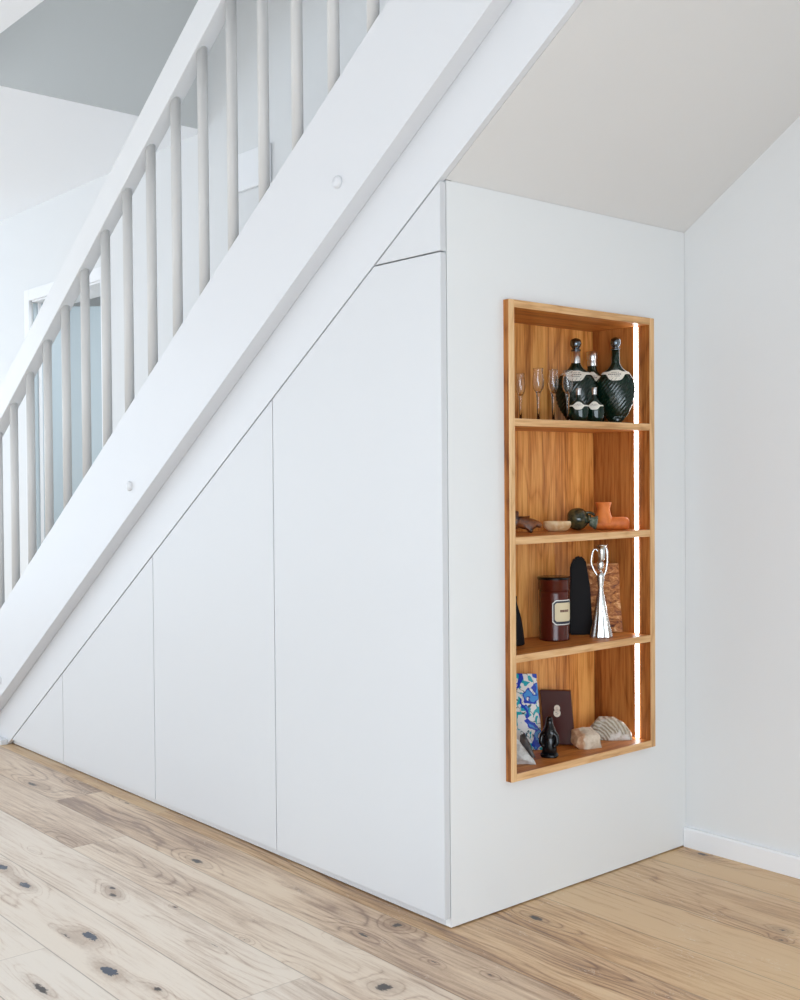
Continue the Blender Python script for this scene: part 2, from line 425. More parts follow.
# the next room behind the door
struct(box('wall_next_room', -6.0, -2.2, W + 1.75, W + 1.85, 0, 2.6, M_wall))
struct(box('wall_next_room_left', -6.1, -6.0, W + .215, W + 1.85, 0, 2.6, M_wall))
struct(box('wall_next_room_right', -2.2, -2.1, W + .215, W + 1.85, 0, 2.6, M_wall))
struct(box('ceiling_next_room', -6.1, -2.1, W + .215, W + 1.85, 2.6, 2.7, mat('next room ceiling', (.32, .33, .31), .8)))  # dim light in the next room painted as a dark grey ceiling

# wall box high on the far wall
wb = empty('wall_box', (-2.24, W, 2.45), 'flat white square box mounted high on the wall behind the balusters', 'wall box')
box('cover', -.133, .133, -.021, -.006, -.083, .083, M_trim, wb, .002)
box('back_plate', -.125, .125, -.006, -.0005, -.076, .076, M_trim, wb)

# ------------------------------------------------------------------ under-stair cabinet
cab = empty('under_stair_cabinet', (-1.3, .4, 0), 'white built-in cabinet with slanted handleless doors filling the space under the stairs', 'cabinet')
OFF = Matrix.Translation((1.3, -.4, 0))
def cpart(o): o.parent = cab; o.matrix_parent_inverse = OFF; return o
zl = lambda x: ZB + S * x - .006
zb = .027; T = .019
A1, A2, A3, A4 = -.7075, -1.4135, -2.1215, -2.6215
g = .0020; ZD = 1.630
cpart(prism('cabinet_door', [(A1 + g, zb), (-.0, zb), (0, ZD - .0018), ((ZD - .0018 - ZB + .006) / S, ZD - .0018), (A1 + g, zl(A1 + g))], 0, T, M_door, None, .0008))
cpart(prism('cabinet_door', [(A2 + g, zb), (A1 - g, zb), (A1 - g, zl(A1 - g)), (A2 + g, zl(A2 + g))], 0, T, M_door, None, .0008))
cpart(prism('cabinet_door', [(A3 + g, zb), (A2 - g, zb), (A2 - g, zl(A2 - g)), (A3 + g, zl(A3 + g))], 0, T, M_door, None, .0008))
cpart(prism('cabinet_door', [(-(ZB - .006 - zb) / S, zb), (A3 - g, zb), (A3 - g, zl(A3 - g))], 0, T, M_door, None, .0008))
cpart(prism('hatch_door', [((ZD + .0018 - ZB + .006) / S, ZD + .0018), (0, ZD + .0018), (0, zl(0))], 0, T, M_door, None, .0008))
cpart(box('plinth', A4 - .03, -.019, T + .002, T + .016, .003, zb + .02, M_door, None, .0006))
# end panel with the opening for the niche
NY0, NY1, NZ0, NZ1 = .2135, .801, .3245, 1.535
bm = bmesh.new()
y0p = T + .0025; ZP = .0035
ys = [y0p, NY0 + .002, NY1 - .002, W - .001]; zs = [ZP, NZ0 + .002, NZ1 - .002, ZB - .0008]
for i in range(3):
    for j in range(3):
        if i == 1 and j == 1: continue
        for X in (-.019, 0):
            q = [bm.verts.new((X, ys[a], zs[b])) for a, b in ((i, j), (i + 1, j), (i + 1, j + 1), (i, j + 1))]
            bm.faces.new(q if X == 0 else q[::-1])
def quad(*p): bm.faces.new([bm.verts.new(v) for v in p])
quad((-.019, ys[0], ZP), (0, ys[0], ZP), (0, ys[0], zs[3]), (-.019, ys[0], zs[3]))
quad((-.019, ys[3], ZP), (-.019, ys[3], zs[3]), (0, ys[3], zs[3]), (0, ys[3], ZP))
quad((-.019, ys[0], zs[3]), (0, ys[0], zs[3]), (0, ys[3], zs[3]), (-.019, ys[3], zs[3]))
quad((-.019, ys[0], ZP), (-.019, ys[3], ZP), (0, ys[3], ZP), (0, ys[0], ZP))
quad((-.019, ys[1], zs[1]), (0, ys[1], zs[1]), (0, ys[1], zs[2]), (-.019, ys[1], zs[2]))
quad((-.019, ys[2], zs[1]), (-.019, ys[2], zs[2]), (0, ys[2], zs[2]), (0, ys[2], zs[1]))
quad((-.019, ys[1], zs[1]), (-.019, ys[2], zs[1]), (0, ys[2], zs[1]), (0, ys[1], zs[1]))
quad((-.019, ys[1], zs[2]), (0, ys[1], zs[2]), (0, ys[2], zs[2]), (-.019, ys[2], zs[2]))
bmesh.ops.remove_doubles(bm, verts=bm.verts, dist=1e-5); bmesh.ops.recalc_face_normals(bm, faces=bm.faces)
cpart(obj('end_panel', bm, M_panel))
# carcass sheet behind the doors, coloured dark for the shade in the gaps
cpart(prism('carcass', [(-2.60, .03), (-.03, .03), (-.03, ZB + S * -.03 - .02), (-2.60, .045)], T + .018, T + .034, M_dark))

# ------------------------------------------------------------------ oak niche
ni = empty('niche_shelf_unit', (-.08, .507, NZ0), 'oak box niche with three shelves and a light strip, set into the white end panel', 'shelf unit')
NOFF = Matrix.Translation((.08, -.507, -NZ0))
def npart(o): o.parent = ni; o.matrix_parent_inverse = NOFF; return o
F, B, t9 = .020, -.186, .019
E = .0035                     # front strip of every board, room light painted in as paler oak
def board(name, y0, y1, z0, z1, front, m, me):
    o = npart(box(name, B, front - E, y0, y1, z0, z1, m))
    e = box('lit_edge', front - E, front, y0, y1, z0, z1, me, None, .0006)
    e.parent = o; e.matrix_parent_inverse = Matrix.Identity(4)
    return o
board('side_panel', NY0, NY0 + t9, NZ0, NZ1, F, M_oak_v, M_edge_v)
board('side_panel', NY1 - t9, NY1, NZ0, NZ1, F, M_oak_v, M_edge_v)
board('top_panel', NY0 + t9, NY1 - t9, NZ1 - t9, NZ1, F, M_oak_h, M_edge_h)
board('bottom_panel', NY0 + t9, NY1 - t9, NZ0, NZ0 + t9, F, M_oak_h, M_edge_h)
npart(box('back_panel', B - .010, B, NY0 + .004, NY1 - .004, NZ0 + .004, NZ1 - .004, M_oak_back))
SH = [.6425, .9400, 1.2385]
for z in SH: board('shelf', NY0 + t9, NY1 - t9, z - t9, z, F - .001, M_oak_h, M_edge_h)
zz = [NZ0 + t9] + SH; ze = [z - t9 for z in SH] + [NZ1 - t9]
for a, b in zip(zz, ze): npart(box('light_strip', -.0340, -.0222, NY1 - t9 - .0025, NY1 - t9 - .0002, a + .001, b - .001, M_led))

# ------------------------------------------------------------------ staircase
st = empty('staircase', (-2.7, .45, 0), 'white closed-string staircase with round balusters rising over the built-in cabinet', 'staircase')
SOFF = Matrix.Translation((2.7, -.45, 0))
def spart(o, par=None): o.parent = par or st; 
def sp(o): o.parent = st; o.matrix_parent_inverse = SOFF; return o
XE = 1.62
def slope_poly(c0, c1, x0, x1, s): return [(x0, c0 + s * x0), (x1, c0 + s * x1), (x1, c1 + s * x1), (x0, c1 + s * x0)]
# casing strip below the stringer, flush with the cabinet doors
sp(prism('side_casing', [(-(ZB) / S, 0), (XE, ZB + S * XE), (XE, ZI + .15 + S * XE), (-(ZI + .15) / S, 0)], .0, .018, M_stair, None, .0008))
sp(prism('stringer', [(-ZI / ST, 0), (XE, ZI + ST * XE), (XE, ZT + ST * XE), (-3.30, ZT - ST * 3.30), (-3.30, 0)], -.05, -.0003, M_stair, None, .0018, 2))
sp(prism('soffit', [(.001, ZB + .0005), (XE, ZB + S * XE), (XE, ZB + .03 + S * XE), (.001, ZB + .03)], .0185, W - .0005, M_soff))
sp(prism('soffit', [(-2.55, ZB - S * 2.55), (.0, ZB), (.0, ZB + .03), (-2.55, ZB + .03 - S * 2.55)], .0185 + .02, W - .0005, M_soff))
# treads and risers between the stringers
rise, go = .1772, .2606
for k in range(1, 17):
    z = rise * k; xf = (z - (ZT - .075)) / ST
    bm = bmesh.new(); bx(bm, xf - .03, xf + go + .01, .019, W - .001, z - .04, z, .004)
    o = sp(obj('tread', bm, M_stair))
    r = box('riser', xf, xf + .012, .019, W - .001, z - rise, z - .0405, M_stair); r.parent = o
# balusters
def make_baluster():
    bm = bmesh.new(); cyl(bm, (0, 0, -.03), (0, 0, .02 + (RB - ZT)), .0162, n=24)
    return bm
bal_me = None
for k in range(-5, 26):
    x = -.2134 - .1624 * (k)
    if x < -3.25 or x > 1.3: continue
    if bal_me is None:
        o = obj('baluster', make_baluster(), M_bal, smooth=False)
        bal_me = o.data
        for p in bal_me.polygons: p.use_smooth = len(p.vertices) == 4
    else:
        o = bpy.data.objects.new('baluster', bal_me); C.objects.link(o)
    o.parent = st; o.matrix_parent_inverse = SOFF; o.location = (x, -.025, ZT + ST * x)
sp(prism('handrail', slope_poly(RB, RT, -3.36, 1.40, ST), -.05, 0, M_rail, None, .003, 2))
sp(box('newel_post', -3.40, -3.31, -.07, .02, 0, RT - ST * 3.30, M_stair, None, .003, 2))
# bolt caps on the stringer face
def cap_bm():
    bm = bmesh.new(); prof = [(.0165, 0), (.0165, .0035), (.0145, .007), (.0095, .0095), (.0001, .0105)]
    lathe(bm, prof, 24, cap=False)
    bmesh.ops.rotate(bm, cent=(0, 0, 0), matrix=Matrix.Rotation(math.pi / 2, 3, 'X'), verts=bm.verts)
    bmesh.ops.recalc_face_normals(bm, faces=bm.faces)
    return bm
for x, z in ((-.3292, 1.8504), (-1.4694, 1.0714), (-2.604, .280), (.81, 2.63)):
    o = obj('bolt_cap', cap_bm(), M_stair, smooth=True); o.location = (x, -.0501, z); o.parent = st; o.matrix_parent_inverse = SOFF
sp(box('foot_block', -2.92, -2.655, -.03, -.001, 0, .022, M_stair, None, .002))

# ------------------------------------------------------------------ things in the niche
def catmull(pts, k=5):
    pts = [Vector(p) for p in pts]; P = [pts[0]] + pts + [pts[-1]]; out = []
    for i in range(1, len(P) - 2):
        for s in range(k):
            t = s / k; p0, p1, p2, p3 = P[i - 1], P[i], P[i + 1], P[i + 2]
            out.append(.5 * (2 * p1 + (p2 - p0) * t + (2 * p0 - 5 * p1 + 4 * p2 - p3) * t * t + (3 * p1 - p0 - 3 * p2 + p3) * t ** 3))
    out.append(pts[-1]); return out
FACE = math.radians(39)      # turn so that local -Y faces the middle of the room
Z1, Z2, Z3, Z4 = NZ0 + t9, .6425, .9400, 1.2385

# bottles
M_bot = mat('dark green bottle glass', (.003, .020, .011), .05, trans=.25, ior=1.5, spec=.42)
M_lab = mat('cream bottle label', (.80, .77, .68), .55)
t = NT(M_lab)
w = t.n('ShaderNodeTexWave', wave_type='BANDS', bands_direction='Z'); w.inputs['Scale'].default_value = 70; w.inputs['Distortion'].default_value = 0
t.put(w.inputs[0], t.coord())
M_ink = mat('label ink', (.05, .045, .04), .6)
M_foil = mat('silver foil', (.72, .74, .76), .28, 1)
M_ball = mat('dark stopper', (.16, .19, .22), .16, 1)
def flask(name, loc, rot, H, wid, dep, label, cat='bottle', group=None, style='big'):
    root = empty(name, loc, label, cat, group, rot)
    if style == 'big':
        prof = [(.0, 0), (.26, .0), (.30, .012), (.55, .09), (.86, .22), (1.0, .38), (.93, .50), (.70, .585), (.40, .64), (.235, .70), (.205, .76), (.205, .845)]
        lab0, lab1 = .545, .60
    elif style == 'mid':
        prof = [(.0, 0), (.80, .0), (.86, .01), (.98, .12), (1.0, .35), (.98, .52), (.86, .62), (.64, .69), (.42, .74), (.36, .78), (.36, .82)]
        lab0, lab1 = .60, .68
    else:
        prof = [(.0, 0), (.60, .0), (.68, .015), (.88, .12), (1.0, .30), (.97, .42), (.75, .55), (.42, .63), (.25, .68), (.22, .74), (.22, .80)]
        lab0, lab1 = .44, .56
    P = smooth_prof([(r * wid, z * H) for r, z in prof], 14 if style == 'big' else 8)
    nk = P[-1][0]
    def section(v, a, r, z):
        e = dep + (1 - dep) * max(0, min(1, (nk * 2.6 - r) / (nk * 1.6)))
        return Vector((v.x, v.y * e, z))
    bm = bmesh.new(); rings = []; n = 168 if style == 'big' else 60
    for r, z in P:
        ring = []
        for i in range(n):
            a = 2 * math.pi * i / n
            rr = r
            if style == 'big' and r > .3 * wid and z < .53 * H:
                ph = (r * math.cos(a) - z * .80) / (wid * .19) * 2 * math.pi
                rr = r * (1 + .065 * max(0, math.cos(ph)) ** 5)
            v = Vector((rr * math.cos(a), rr * math.sin(a), z)); ring.append(bm.verts.new(section(v, a, r, z)))
        rings.append(ring)
    for j in range(len(rings) - 1):
        for i in range(n): bm.faces.new((rings[j][i], rings[j][(i + 1) % n], rings[j + 1][(i + 1) % n], rings[j + 1][i]))
    bm.faces.new(rings[0][::-1]); bm.faces.new(rings[-1])
    obj('glass_body', bm, M_bot, root, True)
    # label: band round the shoulder that widens to a medallion in front (front = local -Y)
    def prof_r(z):
        for (r0, z0), (r1, z1) in zip(P[:-1], P[1:]):
            if z0 <= z <= z1 and z1 > z0: return r0 + (r1 - r0) * (z - z0) / (z1 - z0)
        return nk
    bm = bmesh.new(); cols = []; m = 41
    for i in range(m):
        a = math.radians(-90 - 82 + 164 * i / (m - 1)); ct = (i - (m - 1) / 2) / ((m - 1) / 2)
        x = ct
        med = math.exp(-(x / .36) ** 4)
        if style == 'mid': top = .665 * H + .055 * H * med; bot = .635 * H - .055 * H * med
        elif style == 'big': top = lab1 * H + .020 * H * med; bot = lab0 * H - .005 * H - .045 * H * med + .03 * H * (1 - med)
        else: top = .50 * H + .10 * H * med; bot = .50 * H - .085 * H - .05 * H * med + (.05 * H) * (1 - med)
        col = []
        for q in range(7):
            z = bot + (top - bot) * q / 6; r = prof_r(z) * (1.025) + .0006
            v = Vector((r * math.cos(a), r * math.sin(a), z)); col.append(bm.verts.new(section(v, a, r, z)))
        cols.append(col)
    for i in range(m - 1):
        for q in range(6): bm.faces.new((cols[i][q], cols[i + 1][q], cols[i + 1][q + 1], cols[i][q + 1]))
    lo = obj('label', bm, M_lab, root, True)
    # a line of tiny dark lettering on the medallion
    bm = bmesh.new()
    zc = (lab0 + lab1) / 2 * H - (.004 * H if style == 'big' else -.0 * H)
    for dz, hw, hh in ((0, .24, .0045), (.022, .15, .003), (-.022, .12, .003)):
        L = []
        for i in range(9):
            aa = math.radians(-90 - 60 * hw * 2 + 120 * hw * 2 * i / 8); L.append(aa)
        for i in range(8):
            if R.random() < .12: continue
            q = []
            for aa, s in ((L[i], -1), (L[i] + (L[i + 1] - L[i]) * .8, -1), (L[i] + (L[i + 1] - L[i]) * .8, 1), (L[i], 1)):
                z = zc + dz * H + s * hh * H; r = prof_r(z) * 1.032 + .0012
                v = Vector((r * math.cos(aa), r * math.sin(aa), z)); q.append(bm.verts.new(section(v, aa, r, z)))
            bm.faces.new(q)
    tx = obj('lettering', bm, M_ink, lo)
    # neck foil and stopper
    if style == 'big':
        bm = bmesh.new(); lathe(bm, [(nk * 1.06, .705 * H), (nk * 1.07, .71 * H), (nk * 1.07, .845 * H), (nk * .9, .85 * H)], 32)
        obj('neck_foil', bm, M_foil if 'foil' in label else M_bot, root, True)
        bm = bmesh.new(); lathe(bm, smooth_prof([(nk * 1.15, .85 * H), (nk * 1.2, .865 * H), (nk * .85, .88 * H), (nk * 1.25, .91 * H), (nk * 1.36, .94 * H), (nk * 1.15, .98 * H), (nk * .3, H)], 5), 28)
        obj('stopper', bm, M_ball, root, True)
    else:
        bm = bmesh.new(); lathe(bm, [(nk * 1.1, .80 * H), (nk * 1.12, .81 * H), (nk * 1.15, .87 * H), (nk * 1.05, .885 * H), (nk * 1.2, .90 * H), (nk * 1.2, .99 * H), (nk * .9, H)], 24)
        obj('screw_cap', bm, M_foil, root, True)
    return root
flask('bottle', (-.125, .634, Z4), FACE, .243, .0575, .52, 'large dark green flask bottle with silver foil neck, left of the two large ones', style='big')
flask('bottle', (-.052, .7195, Z4), FACE, .245, .0530, .50, 'large dark green ribbed flask bottle standing beside the light strip', style='big')
flask('bottle', (-.150, .7350, Z4), FACE, .214, .036, .62, 'medium dark green bottle behind, between the two large flasks', style='mid')
flask('bottle', (-.038, .5430, Z4), FACE, .0925, .0265, .6, 'left of the two miniature green bottles in front', style='mini')
flask('bottle', (-.038, .6095, Z4), FACE, .0975, .0265, .6, 'right of the two miniature green bottles in front', style='mini')

# stemmed glasses
M_gl = mat('clear glass', (1, 1, 1), .0, trans=1., ior=1.45)
def glass(loc, H, w, label):
    root = empty('stemmed_glass', loc, label, 'glass', 'tall stemmed glasses on the top shelf')
    a = w / 2
    out = smooth_prof([(a * .45, .56 * H), (a * .85, .63 * H), (a, .74 * H), (a * .9, .86 * H), (a * .80, .95 * H), (a * .92, H)], 6)
    inn = [(max(r - .0011, .0003), z + (.0015 if z < .9 * H else 0)) for r, z in out]
    bm = bmesh.new()
    stem = [(.0035, .10 * H), (.0033, .3 * H), (.0042, .45 * H), (.0055, .53 * H)]
    lathe(bm, [*stem, *out, *inn[::-1], (.0005, .60 * H)], 32)
    bmesh.ops.recalc_face_normals(bm, faces=bm.faces)
    obj('bowl', bm, M_gl, root, True)
    bm = bmesh.new(); lathe(bm, [(.0002, 0), (a * 1.05, 0), (a * 1.08, .0012), (a * .8, .003), (.006, .006), (.0036, .1 * H)], 32)
    bmesh.ops.recalc_face_normals(bm, faces=bm.faces)
    obj('foot', bm, M_gl, root, True)
glass((-.125, .407, Z4), .131, .026, 'smallest stemmed glass, leftmost on the top shelf, nearest the left side board')
glass((-.09, .439, Z4), .144, .031, 'tall stemmed glass, second from the left on the top shelf')
glass((-.085, .4935, Z4), .143, .030, 'tall stemmed glass, third from the left on the top shelf')
glass((-.060, .5242, Z4), .141, .030, 'tall stemmed glass standing directly in front of the left green flask')

def blob(name, prof, n, ex, ey, amp, freq, seed, m, parent=None, subs=0, loc=None, rot=None):
    bm = bmesh.new(); lathe(bm, prof, n, ex, ey)
    for v in bm.verts:
        d = noise.noise_vector(v.co * freq + Vector((seed, 0, 0))) * amp; v.co += d
    return obj(name, bm, m, parent, True)
def flat_bottom(bm, z=0):
    for v in bm.verts: v.co.z = max(v.co.z, z)

# ---- third shelf up: small figures and vessels
def skin_obj(name, pts, edges, m, parent=None, sub=2, root=0, disp=0, freq=60):
    me = bpy.data.meshes.new(name); me.from_pydata([p[:3] for p in pts], edges, []); o = bpy.data.objects.new(name, me); C.objects.link(o)
    o.modifiers.new('s', 'SKIN'); sv = me.skin_vertices[0].data
    for i, p in enumerate(pts): sv[i].radius = (p[3], p[4] if len(p) > 4 else p[3])
    sv[root].use_root = True
    ss = o.modifiers.new('ss', 'SUBSURF'); ss.levels = sub; ss.render_levels = sub
    dg = bpy.context.evaluated_depsgraph_get(); me2 = bpy.data.meshes.new_from_object(o.evaluated_get(dg)); 
    o.modifiers.clear(); o.data = me2; me2.name = name
    if disp:
        for v in me2.vertices: v.co += noise.noise_vector(v.co * freq) * disp
    me2.materials.clear(); me2.materials.append(m)
    for p in me2.polygons: p.use_smooth = True
    if parent: o.parent = parent
    return o
def wood_like(name, c1, c2, scale, rough=.5, bump=.3, metal=0.):
    m = mat(name, c1, rough, metal); t = NT(m); n = t.noise(t.coord(), scale, 4, .6, .6)
    t.color(t.mix(t.step(n, .35, .65), c1, c2)); t.bump(n, bump, .002); return m
M_fig = wood_like('dark brown carved wood', (.26, .085, .022), (.035, .012, .008), 60, .35)
# carved four-legged animal
an = skin_obj('animal_figurine', [(-.022, 0, .024, .011, .012), (0, 0, .026, .011, .012), (.018, 0, .024, .011, .013), (.030, 0, .022, .007), (.038, 0, .015, .0055),
      (-.024, -.007, .010, .0045), (-.024, -.007, .0045, .004), (-.024, .007, .010, .0045), (-.024, .007, .0045, .004),
      (.014, -.007, .010, .0045), (.014, -.007, .0045, .004), (.014, .007, .010, .0045), (.014, .007, .0045, .004), (-.016, 0, .037, .006), (-.013, 0, .046, .0045)],
      [(1, 0), (1, 2), (2, 3), (3, 4), (0, 5), (5, 6), (0, 7), (7, 8), (2, 9), (9, 10), (2, 11), (11, 12), (0, 13), (13, 14)], M_fig, None, 2, 1, .0015, 90)
an.scale = (1.28, 1.4, 1.45); an.location = (-.125, .416, Z3); an.rotation_euler = (0, 0, math.radians(46))
zmin = min(v.co.z for v in an.data.vertices); an.location.z = Z3 - zmin * 1.45
tag(an, 'small dark brown carved animal figure at the left end of its shelf', 'figurine')
# oval pale bowl
M_bowl = wood_like('pale speckled stone', (.84, .66, .40), (.70, .44, .20), 40, .35, .1)
bm = bmesh.new()
o_ = smooth_prof([(.001, 0), (.020, .0), (.031, .006), (.038, .016), (.0385, .024), (.036, .0285)], 5); i_ = [(r - .004, z) for r, z in smooth_prof([(.0345, .0285), (.031, .020), (.02, .012), (.005, .010)], 4)]
lathe(bm, o_ + [(max(r, .0005), z) for r, z in i_], 40, 1., .62)
bmesh.ops.recalc_face_normals(bm, faces=bm.faces)
bo = obj('oval_bowl', bm, M_bowl, None, True); bo.location = (-.112, .537, Z3); bo.rotation_euler = (0, 0, math.radians(46))
tag(bo, 'small oval pale stone bowl lying between the brown animal and dark green vessel', 'bowl')
# dark green vessel lying on its side: round body, collar, flared foot
M_brz = wood_like('mottled green black glaze', (.02, .03, .02), (.10, .085, .035), 70, .12, .12)
ve = empty('green_vessel', (-.11, .632, Z3), 'dark green glazed round jar lying on its side beside the terracotta boot', 'vessel', rotz=math.radians(46))
bm = bmesh.new(); lathe(bm, smooth_prof([(.001, -.030), (.016, -.029), (.027, -.019), (.0315, -.002), (.028, .014), (.017, .025), (.012, .030), (.012, .036)], 6), 36)
bmesh.ops.rotate(bm, cent=(0, 0, 0), matrix=Matrix.Rotation(math.radians(90), 3, 'Y'), verts=bm.verts); bmesh.ops.translate(bm, vec=(-.006, 0, .0318), verts=bm.verts)
obj('body', bm, M_brz, ve, True)
M_brz2 = wood_like('pale green worn glaze', (.05, .10, .075), (.30, .36, .28), 110, .3, .2)
bm = bmesh.new(); lathe(bm, smooth_prof([(.010, 0), (.013, .004), (.017, .012), (.0195, .018), (.017, .020), (.0005, .018)], 5), 30)
bmesh.ops.rotate(bm, cent=(0, 0, 0), matrix=Matrix.Rotation(math.radians(100), 3, 'Y'), verts=bm.verts); bmesh.ops.translate(bm, vec=(.026, -.004, .0245), verts=bm.verts)
bmesh.ops.recalc_face_normals(bm, faces=bm.faces)
obj('rim', bm, M_brz2, ve, True)
bm = bmesh.new(); tube(bm, catmull([(.004, -.004, .055), (.014, -.006, .050), (.024, -.006, .050), (.034, -.008, .047), (.040, -.010, .043)]), .004); obj('handle', bm, M_brz, ve, True)
# terracotta boot-shaped vessel
M_ter = wood_like('terracotta', (.80, .235, .045), (.60, .145, .028), 22, .55, .1)
te = empty('terracotta_vessel', (-.062, .6945, Z3), 'orange terracotta boot-shaped vessel with upright flared neck near the light strip', 'vessel', rotz=math.radians(46))
bm = bmesh.new(); lathe(bm, smooth_prof([(.001, -.036), (.012, -.036), (.0165, -.030), (.0182, -.015), (.0185, .02), (.0185, .044), (.016, .054), (.009, .059), (.001, .060)], 6), 36)
bmesh.ops.rotate(bm, cent=(0, 0, 0), matrix=Matrix.Rotation(math.radians(90), 3, 'Y'), verts=bm.verts); bmesh.ops.translate(bm, vec=(0, 0, .0188), verts=bm.verts)
body = obj('body', bm, M_ter, te, True)
bm = bmesh.new(); lathe(bm, smooth_prof([(.0255, .020), (.0245, .034), (.0205, .046), (.0185, .058), (.0205, .070), (.0225, .0765), (.0205, .0775), (.0155, .066), (.0155, .05)], 6), 36, cap=True)
bmesh.ops.translate(bm, vec=(-.012, 0, 0), verts=bm.verts); bmesh.ops.recalc_face_normals(bm, faces=bm.faces)
obj('neck', bm, M_ter, te, True)

# ---- second shelf: dark figure, tin, dark case, hide block, silver figurine
M_blk = mat('black lacquer', (.004, .004, .005), .14, spec=.35)
M_pipe = mat('matt black', (.007, .006, .007), .55, spec=.12)
dk = empty('black_ornament', (-.12, .368, Z2), 'black object mostly hidden behind the left side board, left of the tin', 'ornament')
bm = bmesh.new(); lathe(bm, smooth_prof([(.001, 0), (.028, 0), (.030, .01), (.027, .04), (.021, .075), (.014, .10), (.010, .115), (.010, .13), (.001, .131)], 6), 28); obj('body', bm, M_pipe, dk, True)
# tin
def cy_tin(loc):
    root = empty('storage_tin', loc, 'dark brown round lidded tin with cream label on the shelf above the tile', 'tin', rotz=math.radians(39))
    m = mat('dark red brown tin', (.085, .012, .006), .2, spec=.4)
    bm = bmesh.new(); r = .0425; h = .168
    lathe(bm, [(.001, 0), (r - .002, 0), (r, .003), (r, .004), (r - .001, .008), (r - .001, h - .040), (r - .001, h - .03)], 56)
    obj('body', bm, m, root, True)
    bm = bmesh.new(); lathe(bm, [(r + .0006, h - .030), (r + .0012, h - .029), (r + .0012, h - .004), (r + .002, h - .003), (r + .002, h - .0005), (r - .001, h), (.001, h - .001)], 56)
    obj('lid', bm, M_blk if False else m, root, True)
    bm = bmesh.new(); lathe(bm, [(r + .0004, h - .001), (r + .0035, h), (r + .0035, h + .005), (r, h + .0065), (.001, h + .006)], 56); obj('lid_rim', bm, M_blk, root, True)
    def patch(name, a0, a1, z0, z1, rr, mm, corner, par):
        bm = bmesh.new(); N = 20; col = []
        for i in range(N + 1):
            s = i / N; a = a0 + (a1 - a0) * s
            e = min(s, 1 - s) * abs(a1 - a0) * r
            cut = corner * (1 - min(1, e / corner)) if corner else 0
            col.append([bm.verts.new((rr * math.cos(a), rr * math.sin(a), z)) for z in (z0 + cut, (z0 + z1) / 2, z1 - cut)])
        for i in range(N):
            for q in (0, 1): bm.faces.new((col[i][q], col[i + 1][q], col[i + 1][q + 1], col[i][q + 1]))
        return obj(name, bm, mm, par, True)
    c = math.radians(-90 + 42); w_ = .80
    lab = patch('label', c - w_, c + w_, .045, .113, r + .0006, mat('label white edge', (.85, .84, .78), .5), .009, root)
    patch('label_border', c - w_ + .06, c + w_ - .06, .0475, .1105, r + .0010, mat('label navy border', (.012, .015, .03), .5), .008, lab)
    m2 = mat('label cream field', (.74, .64, .42), .55)
    patch('label_field', c - w_ + .15, c + w_ - .15, .0545, .1055, r + .0014, m2, .005, lab)
    ink = mat('label dark red ink', (.12, .02, .02), .6)
    a = c - .30
    for i, w in enumerate((.09, .06, .08, .05, .07, .09, .06)):
        patch('lettering', a, a + w, .080, .0865, r + .0018, ink, 0, lab); a += w + .025
cy_tin((-.108, .5185, Z2))
# dark upright case behind the silver figure
bm = bmesh.new()
pts = [(-.030, 0), (.036, 0), (.028, .14), (.016, .212), (.002, .224), (-.016, .218), (-.027, .195)]
a = [bm.verts.new((x, -.0, z)) for x, z in pts]; b = [bm.verts.new((x, .03, z)) for x, z in pts]
bm.faces.new(a); bm.faces.new(b[::-1])
for i in range(len(pts)): bm.faces.new((a[i], b[i], b[(i + 1) % 7], a[(i + 1) % 7]))
bmesh.ops.recalc_face_normals(bm, faces=bm.faces); bmesh.ops.bevel(bm, geom=list(bm.edges), offset=.004, segments=2, affect='EDGES')
cs = obj('black_case', bm, M_pipe); cs.location = (-.118, .640, Z2); cs.rotation_euler = (0, 0, math.radians(44))
tag(cs, 'tall matt black case with rounded top between the tin and the brown block', 'case')
# brown mottled block leaning back
M_hide = mat('mottled brown hide', (.35, .16, .07), .4, spec=.2); t = NT(M_hide)
n = t.noise(t.scaled(t.coord(), (1, 1, 1.6)), 42, 5, .65, 1.2)
t.color(t.ramp(n, [(.32, (.07, .018, .008)), (.45, (.30, .095, .022)), (.58, (.55, .235, .07)), (.70, (.80, .55, .28))])); t.bump(n, .5, .003)
bk = empty('brown_block', (-.108, .722, Z2), 'mottled brown polished block leaning behind the silver figurine', 'ornament', rotz=math.radians(42))
bm = bmesh.new(); bx(bm, -.060, .058, 0, .022, 0, .197)
bmesh.ops.subdivide_edges(bm, edges=bm.edges, cuts=7, use_grid_fill=True)
for v in bm.verts:
    tp = v.co.z / .197
    v.co.x *= 1 - .16 * tp; v.co += noise.noise_vector(v.co * 38) * .0022; v.co.z = max(0, v.co.z)
bmesh.ops.rotate(bm, cent=(0, 0, 0), matrix=Matrix.Rotation(math.radians(-6), 3, 'X'), verts=bm.verts)
zm = min(v.co.z for v in bm.verts)
for v in bm.verts: v.co.z -= zm
obj('block', bm, M_hide, bk, False)
